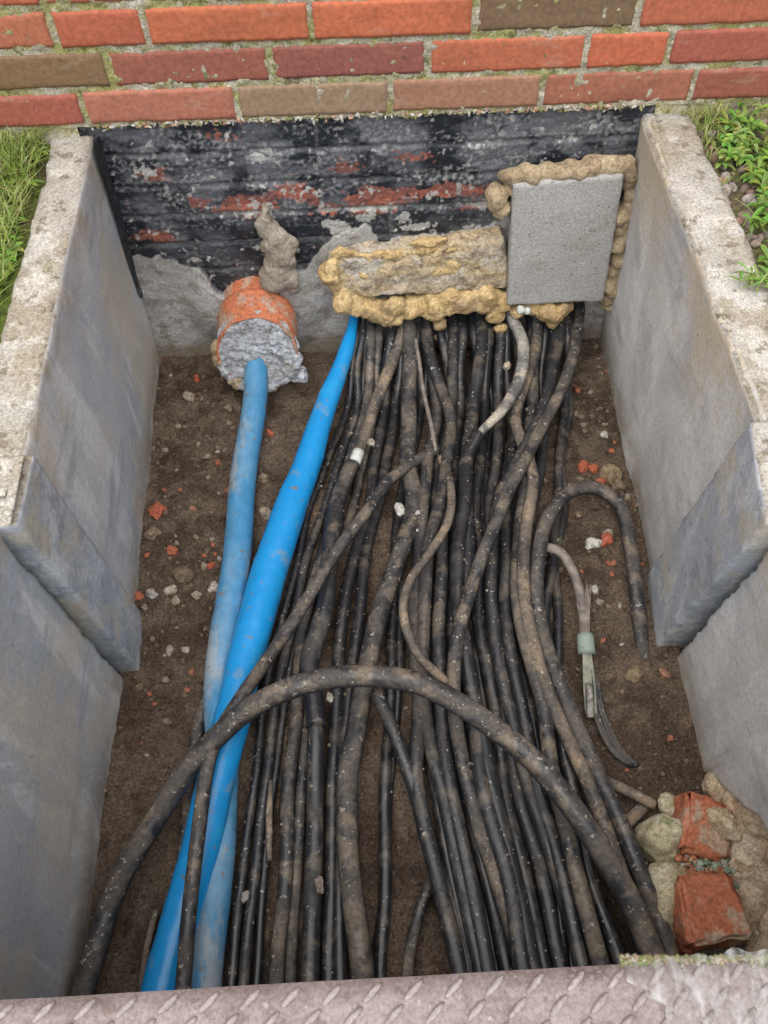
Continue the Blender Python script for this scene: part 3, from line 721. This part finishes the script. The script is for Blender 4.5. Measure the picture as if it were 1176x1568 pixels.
for i in range(1900):
    q, rr = best[random.choice(keys)]
    a = random.gauss(0, .45); s = random.uniform(.0006, .0018) if random.random() < .96 else random.uniform(.002, .0035)
    items.append(stone(q+V((rr*math.sin(a), random.uniform(-.006, .006), rr*math.cos(a)+s*.2)), s, ICO1, .5)+(random.choice([(.30, .26, .21), (.18, .14, .10), (.38, .36, .32), (.14, .10, .075), (.22, .17, .13)]),))
for (u, v, h, s, c) in [(612, 780, .085, .010, (.44, .43, .39)), (569, 678, .07, .008, (.36, .31, .25)), (776, 560, .115, .008, (.44, .38, .29)), (489, 1355, .055, .008, (.24, .19, .16)), (376, 1373, .05, .006, (.32, .29, .26)), (505, 1068, .07, .006, (.42, .41, .33)), (640, 785, .08, .005, (.45, .43, .4))]:
    items.append(stone(fl(u, v, h), s, ICO3, .5, (.8, 1.4, .8))+(c,))
joinlist("soil_crumbs_on_cables", items, M_vcol, smooth=False)

# ------------------------------------------------------------------ foam + slab on the back wall
seal = empty("expanding_foam_seal")
c = [ony(500, 400, -.030), ony(774, 364, -.030), ony(778, 442, -.040), ony(516, 460, -.040)]
off = V((0, .045, 0))
vs, fs = hexa([[[c[3], c[3]+off], [c[0], c[0]+off]], [[c[2], c[2]+off], [c[1], c[1]+off]]], .005, .003, 20, .004)
blob("cut_foam_band", [], M_foamcut, .003, .008, 26, parent=seal, extra=[(vs, fs)], smi=3)
sph = []
def chain(pts, rr, y, dens=1.0, jy=.008, jr=.3, jp=.4):
    P = [ony(u, v, y) for u, v in pts]
    for a, b in zip(P[:-1], P[1:]):
        n = max(1, int((b-a).length/(rr*.45)*dens))
        for k in range(n):
            q = a+(b-a)*(k/n)
            sph.append((q+V((random.uniform(-jp, jp)*rr, random.uniform(-jy, jy), random.uniform(-jp, jp)*rr)), rr*random.uniform(1-jr, 1+jr)))
chain([(506, 410), (520, 450), (533, 468)], .015, -.028, jr=.4)
chain([(530, 464), (580, 468), (640, 464), (700, 456), (772, 456)], .020, -.034, jr=.4, jp=.7, dens=.8)
for i in range(16):   # irregular smears over the upper edge instead of an even bead
    t = random.random(); sph.append((ony(505+265*t, 402-36*t+random.gauss(0, 6), -.024), random.uniform(.008, .015), (random.uniform(1.2, 2.6), .6, .8)))
for i in range(14):
    t = random.random(); sph.append((ony(510+265*t, 400-36*t+random.uniform(25, 60), -.030), random.uniform(.008, .014), (random.uniform(1, 2), .6, .8)))
for (u, v, rr) in [(592, 484, .026), (606, 488, .018), (576, 482, .020), (628, 478, .018), (667, 480, .021), (675, 497, .016), (674, 516, .011), (655, 482, .014), (715, 466, .018), (760, 482, .021), (765, 502, .014), (740, 466, .020), (600, 470, .024), (527, 470, .014), (560, 478, .016), (545, 474, .016), (690, 472, .019), (768, 470, .016), (766, 514, .008)]:
    sph.append((ony(u, v, -.046), rr, (1, .8, 1)))
blob("foam_bulges", sph, M_foam, .003, .007, 28, parent=seal)
sph = []
chain([(775, 266), (830, 266), (880, 260), (964, 250)], .015, -.025, jr=.3, jp=.3)
chain([(964, 250), (966, 300), (956, 330)], .013, -.025, jr=.25, jp=.3)
chain([(952, 330), (945, 400), (936, 440), (928, 472)], .015, -.030, jr=.35, jp=.4)
chain([(760, 296), (770, 310), (772, 332)], .018, -.025, jr=.2)
for (u, v, rr) in [(760, 300, .022), (785, 288, .014), (756, 308, .016), (948, 332, .019), (940, 412, .02), (934, 432, .022), (950, 345, .015)]: sph.append((ony(u, v, -.03), rr))
blob("foam_around_slab", sph, M_foamd, .003, .006, 26, parent=seal)
sph = []
chain([(785, 470), (870, 466)], .014, -.040)
for (u, v, rr) in [(838, 475, .022), (850, 480, .024), (845, 493, .015), (832, 482, .016), (862, 474, .018)]: sph.append((ony(u, v, -.055), rr))
blob("foam_below_slab", sph, M_foam, .003, .006, 32, parent=seal)
sph = [(ony(798, 474, -.06), .010), (ony(808, 476, -.06), .008)]
blob("white_foam_bits", sph, M_white, .0025, .003, 60, parent=seal)
c = [ony(786, 284, -.048), ony(957, 268, -.048), ony(924, 463, -.06), ony(777, 468, -.06)]
off = V((0, .035, 0))
block("concrete_cover_slab", [[[c[3], c[3]+off], [c[0], c[0]+off]], [[c[2], c[2]+off], [c[1], c[1]+off]]], M_slab, .005, .0010, 25, .003)

# ------------------------------------------------------------------ broken footing bottom-right
foot = empty("brick_footing_rubble")
sph = []
for i in range(300):
    y = random.uniform(ya-.45, ya+.01); t = random.random(); x = Rn1B.x-.012+.14*t; z = FLOOR+random.uniform(-.02, .05+.24*t)
    sph.append((V((x+.02, y, z)), random.uniform(.02, .028)))
blob("sandy_mortar", sph, M_sand, .005, .007, 30, parent=foot)
def rb(name, cx, cy, cz, sx, sy_, sz, rot, mat, amp=.009, chip=.016):
    R = Matrix.Rotation(rot[2], 3, 'Z') @ Matrix.Rotation(rot[0], 3, 'X') @ Matrix.Rotation(rot[1], 3, 'Y')
    P = [[[V((cx, cy, cz))+R @ V((a*sx/2, b*sy_/2, c_*sz/2)) for c_ in (-1, 1)] for b in (-1, 1)] for a in (-1, 1)]
    return block(name, P, mat, .005, amp, 16, chip, parent=foot)
p = fl(1072, 1262, .05); rb("clay_brick_a", p.x, p.y, p.z-.03, .072, .08, .10, (.15, .2, -.3), M_clay)
p = fl(1078, 1398, .06); rb("clay_brick_b", p.x, p.y, p.z-.03, .085, .085, .11, (-.1, .15, .1), M_clay)
p = fl(1098, 1340, .05); rb("clay_brick_c", p.x, p.y, p.z-.03, .035, .04, .06, (.3, .4, .6), M_clay)
def boulder(name, u, v, h, r, sq, mat):
    p = fl(u, v, h); vv, ff = stone(p, r, ico(4), .3, sq, seed=u)
    mk(name, [q+noise.noise_vector(q*50)*.003 for q in vv], ff, mat, parent=foot)
boulder("stone_a", 1012, 1288, .03, .046, (1, .8, .7), M_mossy)
boulder("stone_b", 1014, 1372, .03, .046, (.8, 1.2, .7), M_mossy)
boulder("stone_c", 1030, 1236, .02, .024, (1, .8, .7), M_mossy)
boulder("stone_d", 1110, 1262, .07, .024, (.7, 1.2, .8), M_sand)
boulder("stone_e", 1038, 1425, .02, .028, (1, 1, .7), M_mossy)
items = []
for i in range(260):
    p = fl(random.gauss(1065, 30), random.gauss(1330, 14), random.uniform(.03, .055))
    items.append(stone(p, random.uniform(.002, .007), ICO1, .5)+(random.choice([(.30, .36, .28), (.44, .42, .36), (.38, .28, .17), (.18, .24, .18), (.42, .16, .09)]),))
joinlist("crumbs", items, M_vcol, smooth=False, parent=foot)

# ------------------------------------------------------------------ tread plate cover
cover = empty("tread_plate_cover")
e0 = onz(-60, 1534, .012); e1_ = onz(945, 1476, .012)
d = (e1_-e0)
bk = V((0, -.75, 0)); up = V((0, 0, -.006))
a0 = e0-d*.15; a1 = e1_+d*.5
block("plate", [[[a0+bk, a0+bk+up], [a0, a0+up]], [[a1+bk, a1+bk+up], [a1, a1+up]]], M_plate, .02, .0004, 8, .0005, parent=cover)
block("plate_flange", [[[a0+V((0, -.012, -.006)), a0+V((0, -.012, -.045))], [a0+V((0, -.006, -.006)), a0+V((0, -.006, -.045))]], [[a1+V((0, -.012, -.006)), a1+V((0, -.012, -.045))], [a1+V((0, -.006, -.006)), a1+V((0, -.006, -.045))]]], M_plate, .02, .0003, 8, .0003, parent=cover)
items = []
sp = .034
dx = d.normalized(); dy = V((-dx.y, dx.x, 0))
for j in range(1, 40):
    for i in range(-3, 44):
        c0 = a0+dx*(i*sp+(sp/2 if j % 2 else 0))-dy*(j*sp*.5-.006)
        if c0.y < a0.y-.72: continue
        th = math.radians(42)
        vs = []
        for v in ICO2[0]:
            zz = math.copysign(abs(v.z)**.6, v.z)
            q = dx*(v.x*.0115*math.cos(th)-v.y*.0032*math.sin(th))+dy*(v.x*.0115*math.sin(th)+v.y*.0032*math.cos(th))+V((0, 0, zz*.0034))
            vs.append(c0+q)
        items.append((vs, ICO2[1]))
joinlist("treads", items, M_tread, parent=cover)
A, B, C, D = onz(942, 1474, .018), onz(1240, 1448, .018), onz(1240, 1640, .018), onz(1075, 1600, .018)
vs = []; fs = []; n = 60
for j in range(n+1):
    for i in range(n+1):
        s, t = i/n, j/n
        p = (A*(1-s)+B*s)*(1-t)+(D*(1-s)+C*s)*t
        p = p+V((.012*noise.noise(V((t*7, 0, s))), .006*noise.noise(V((s*9, 4, t))), .003+.004*noise.noise(V((s*9+t*4, t*3, 2)))+.002*noise.noise(V((s*25+t*14, t*6, 5)))))
        vs.append(p)
for j in range(n):
    for i in range(n):
        a = j*(n+1)+i; fs.append((a, a+1, a+n+2, a+n+1))
mk("torn_plastic_film", vs, fs, M_film)
items = []
for i in range(420):
    p = onz(random.uniform(950, 1230), 1464+abs(random.gauss(0, 6)), .012)
    items.append(stone(p, random.uniform(.0008, .0030), ICO1, .5)+(random.choice([(.20, .19, .08), (.30, .28, .22), (.15, .17, .06), (.26, .2, .14)]),))
joinlist("moss_crumbs", items, M_vcol)

# ------------------------------------------------------------------ vegetation
def blade(vs, fs, cs, p, h, w, lean, col):
    a = random.uniform(0, 6.28); d = V((math.cos(a), math.sin(a), 0)); s = V((-d.y, d.x, 0))*w
    o = len(vs)
    for k in range(4):
        t = k/3; q = p+V((0, 0, h*t*(1-.25*lean*t)))+d*(lean*h*t*t)
        ww = (1-t)**.7
        vs.append(q-s*ww); vs.append(q+s*ww)
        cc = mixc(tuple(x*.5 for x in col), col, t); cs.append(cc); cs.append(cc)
    for k in range(3): fs.append((o+2*k, o+2*k+1, o+2*k+3, o+2*k+2))
gc = [(.22, .33, .05), (.29, .38, .08), (.36, .41, .12), (.14, .23, .04), (.44, .42, .19)]
vs, fs, cs = [], [], []
for i in range(15000):
    x = XLo-.03-abs(random.gauss(0, .22)); y = random.uniform(-1.1, -.0)
    if fb((x, y, 0), 8) < -.35: continue
    blade(vs, fs, cs, V((x, y, gh(x, y))), random.uniform(.02, .06), random.uniform(.0008, .002), random.uniform(.3, 1.3), random.choice(gc))
for i in range(7000):
    x = XRo+.03+abs(random.gauss(0, .25)); y = random.uniform(-1.1, -.0)
    if fb((x, y, 5), 9) < .0: continue
    blade(vs, fs, cs, V((x, y, gh(x, y))), random.uniform(.015, .045), random.uniform(.0008, .0018), random.uniform(.4, 1.4), random.choice(gc))
mk("grass", vs, fs, M_leaf, cs, smooth=False)
def rosette(vs, fs, cs, p, n, L, W, col):
    for i in range(n):
        a = random.uniform(0, 6.28); d = V((math.cos(a), math.sin(a), 0)); s = V((-d.y, d.x, 0)); l = L*random.uniform(.6, 1.1); el = random.uniform(.15, .9)
        c = tuple(q*random.uniform(.7, 1.2) for q in col); o = len(vs)
        for k in range(6):
            t = k/5; q = p+d*(l*t)+V((0, 0, l*el*t-l*.5*t*t)); w = W*(math.sin(math.pi*(.08+.92*t)**1.3))*.5+.0004
            vs += [q-s*w+V((0, 0, w*.35)), q, q+s*w+V((0, 0, w*.35))]; cs += [c, tuple(x*.8 for x in c), c]
        for k in range(5):
            for z in (0, 1): fs.append((o+3*k+z, o+3*k+z+1, o+3*k+z+4, o+3*k+z+3))
vs, fs, cs = [], [], []
for i in range(130):
    u, v = random.choice([(1140, 215), (1120, 235), (1165, 260), (1155, 200), (1170, 350), (1110, 220), (1170, 420), (1176, 300), (1200, 240), (1210, 330), (1230, 420)])
    p = onz(u+random.gauss(0, 14), v+random.gauss(0, 14), -.02)
    if p.x < XRo+.04: continue
    rosette(vs, fs, cs, p+V((0, 0, random.uniform(0, .02))), random.randint(5, 9), random.uniform(.014, .028), random.uniform(.005, .009), random.choice([(.20, .34, .06), (.15, .27, .05), (.26, .38, .09)]))
for i in range(45):
    u, v = random.choice([(40, 215), (20, 260), (45, 200), (10, 330), (0, 380)])
    p = onz(u+random.gauss(0, 14), v+random.gauss(0, 14), -.02)
    if p.x > XLo-.03: continue
    rosette(vs, fs, cs, p, random.randint(5, 8), random.uniform(.015, .028), random.uniform(.005, .009), random.choice([(.20, .34, .05), (.26, .38, .09)]))
for i in range(16):
    p = onz(1150+random.gauss(0, 20), 428+random.gauss(0, 6), .002)
    rosette(vs, fs, cs, p, 3, random.uniform(.02, .035), random.uniform(.002, .004), (.20, .33, .07))
mk("weeds", vs, fs, M_leaf, cs)
items = []
for i in range(420):
    y = random.uniform(-.6, -.01); x = XRo+.03+random.random()*.35
    items.append(stone(V((x, y, gh(x, y)+.002)), random.uniform(.003, .013), ICO2, .4, (1, .8, .6))+(random.choice([(.25, .2, .16), (.34, .3, .27), (.3, .18, .14), (.18, .15, .12)]),))
joinlist("roadside_pebbles", items, M_vcol)

# ------------------------------------------------------------------ light
w = bpy.data.worlds.new("World"); scene.world = w; w.use_nodes = True
nt = w.node_tree; bg = nt.nodes["Background"]
sky = nt.nodes.new("ShaderNodeTexSky"); sky.sky_type = 'NISHITA'; sky.sun_disc = False
EL, AZ = math.radians(68), math.radians(195)
sky.sun_elevation = EL; sky.sun_rotation = AZ; sky.air_density = 1.0; sky.dust_density = 3.0
hs = nt.nodes.new("ShaderNodeHueSaturation"); hs.inputs["Saturation"].default_value = .35
nt.links.new(sky.outputs[0], hs.inputs["Color"]); nt.links.new(hs.outputs[0], bg.inputs["Color"])
bg.inputs["Strength"].default_value = 0.15
sl = bpy.data.lights.new("sun", 'SUN'); sl.energy = 3.5; sl.angle = math.radians(100); sl.color = (1, .98, .95)
so = bpy.data.objects.new("sun", sl); scene.collection.objects.link(so)
sd = V((math.sin(AZ)*math.cos(EL), math.cos(AZ)*math.cos(EL), math.sin(EL)))
so.rotation_euler = sd.to_track_quat('Z', 'Y').to_euler()
scene.view_settings.view_transform = 'Standard'; scene.view_settings.look = 'None'; scene.view_settings.exposure = 0
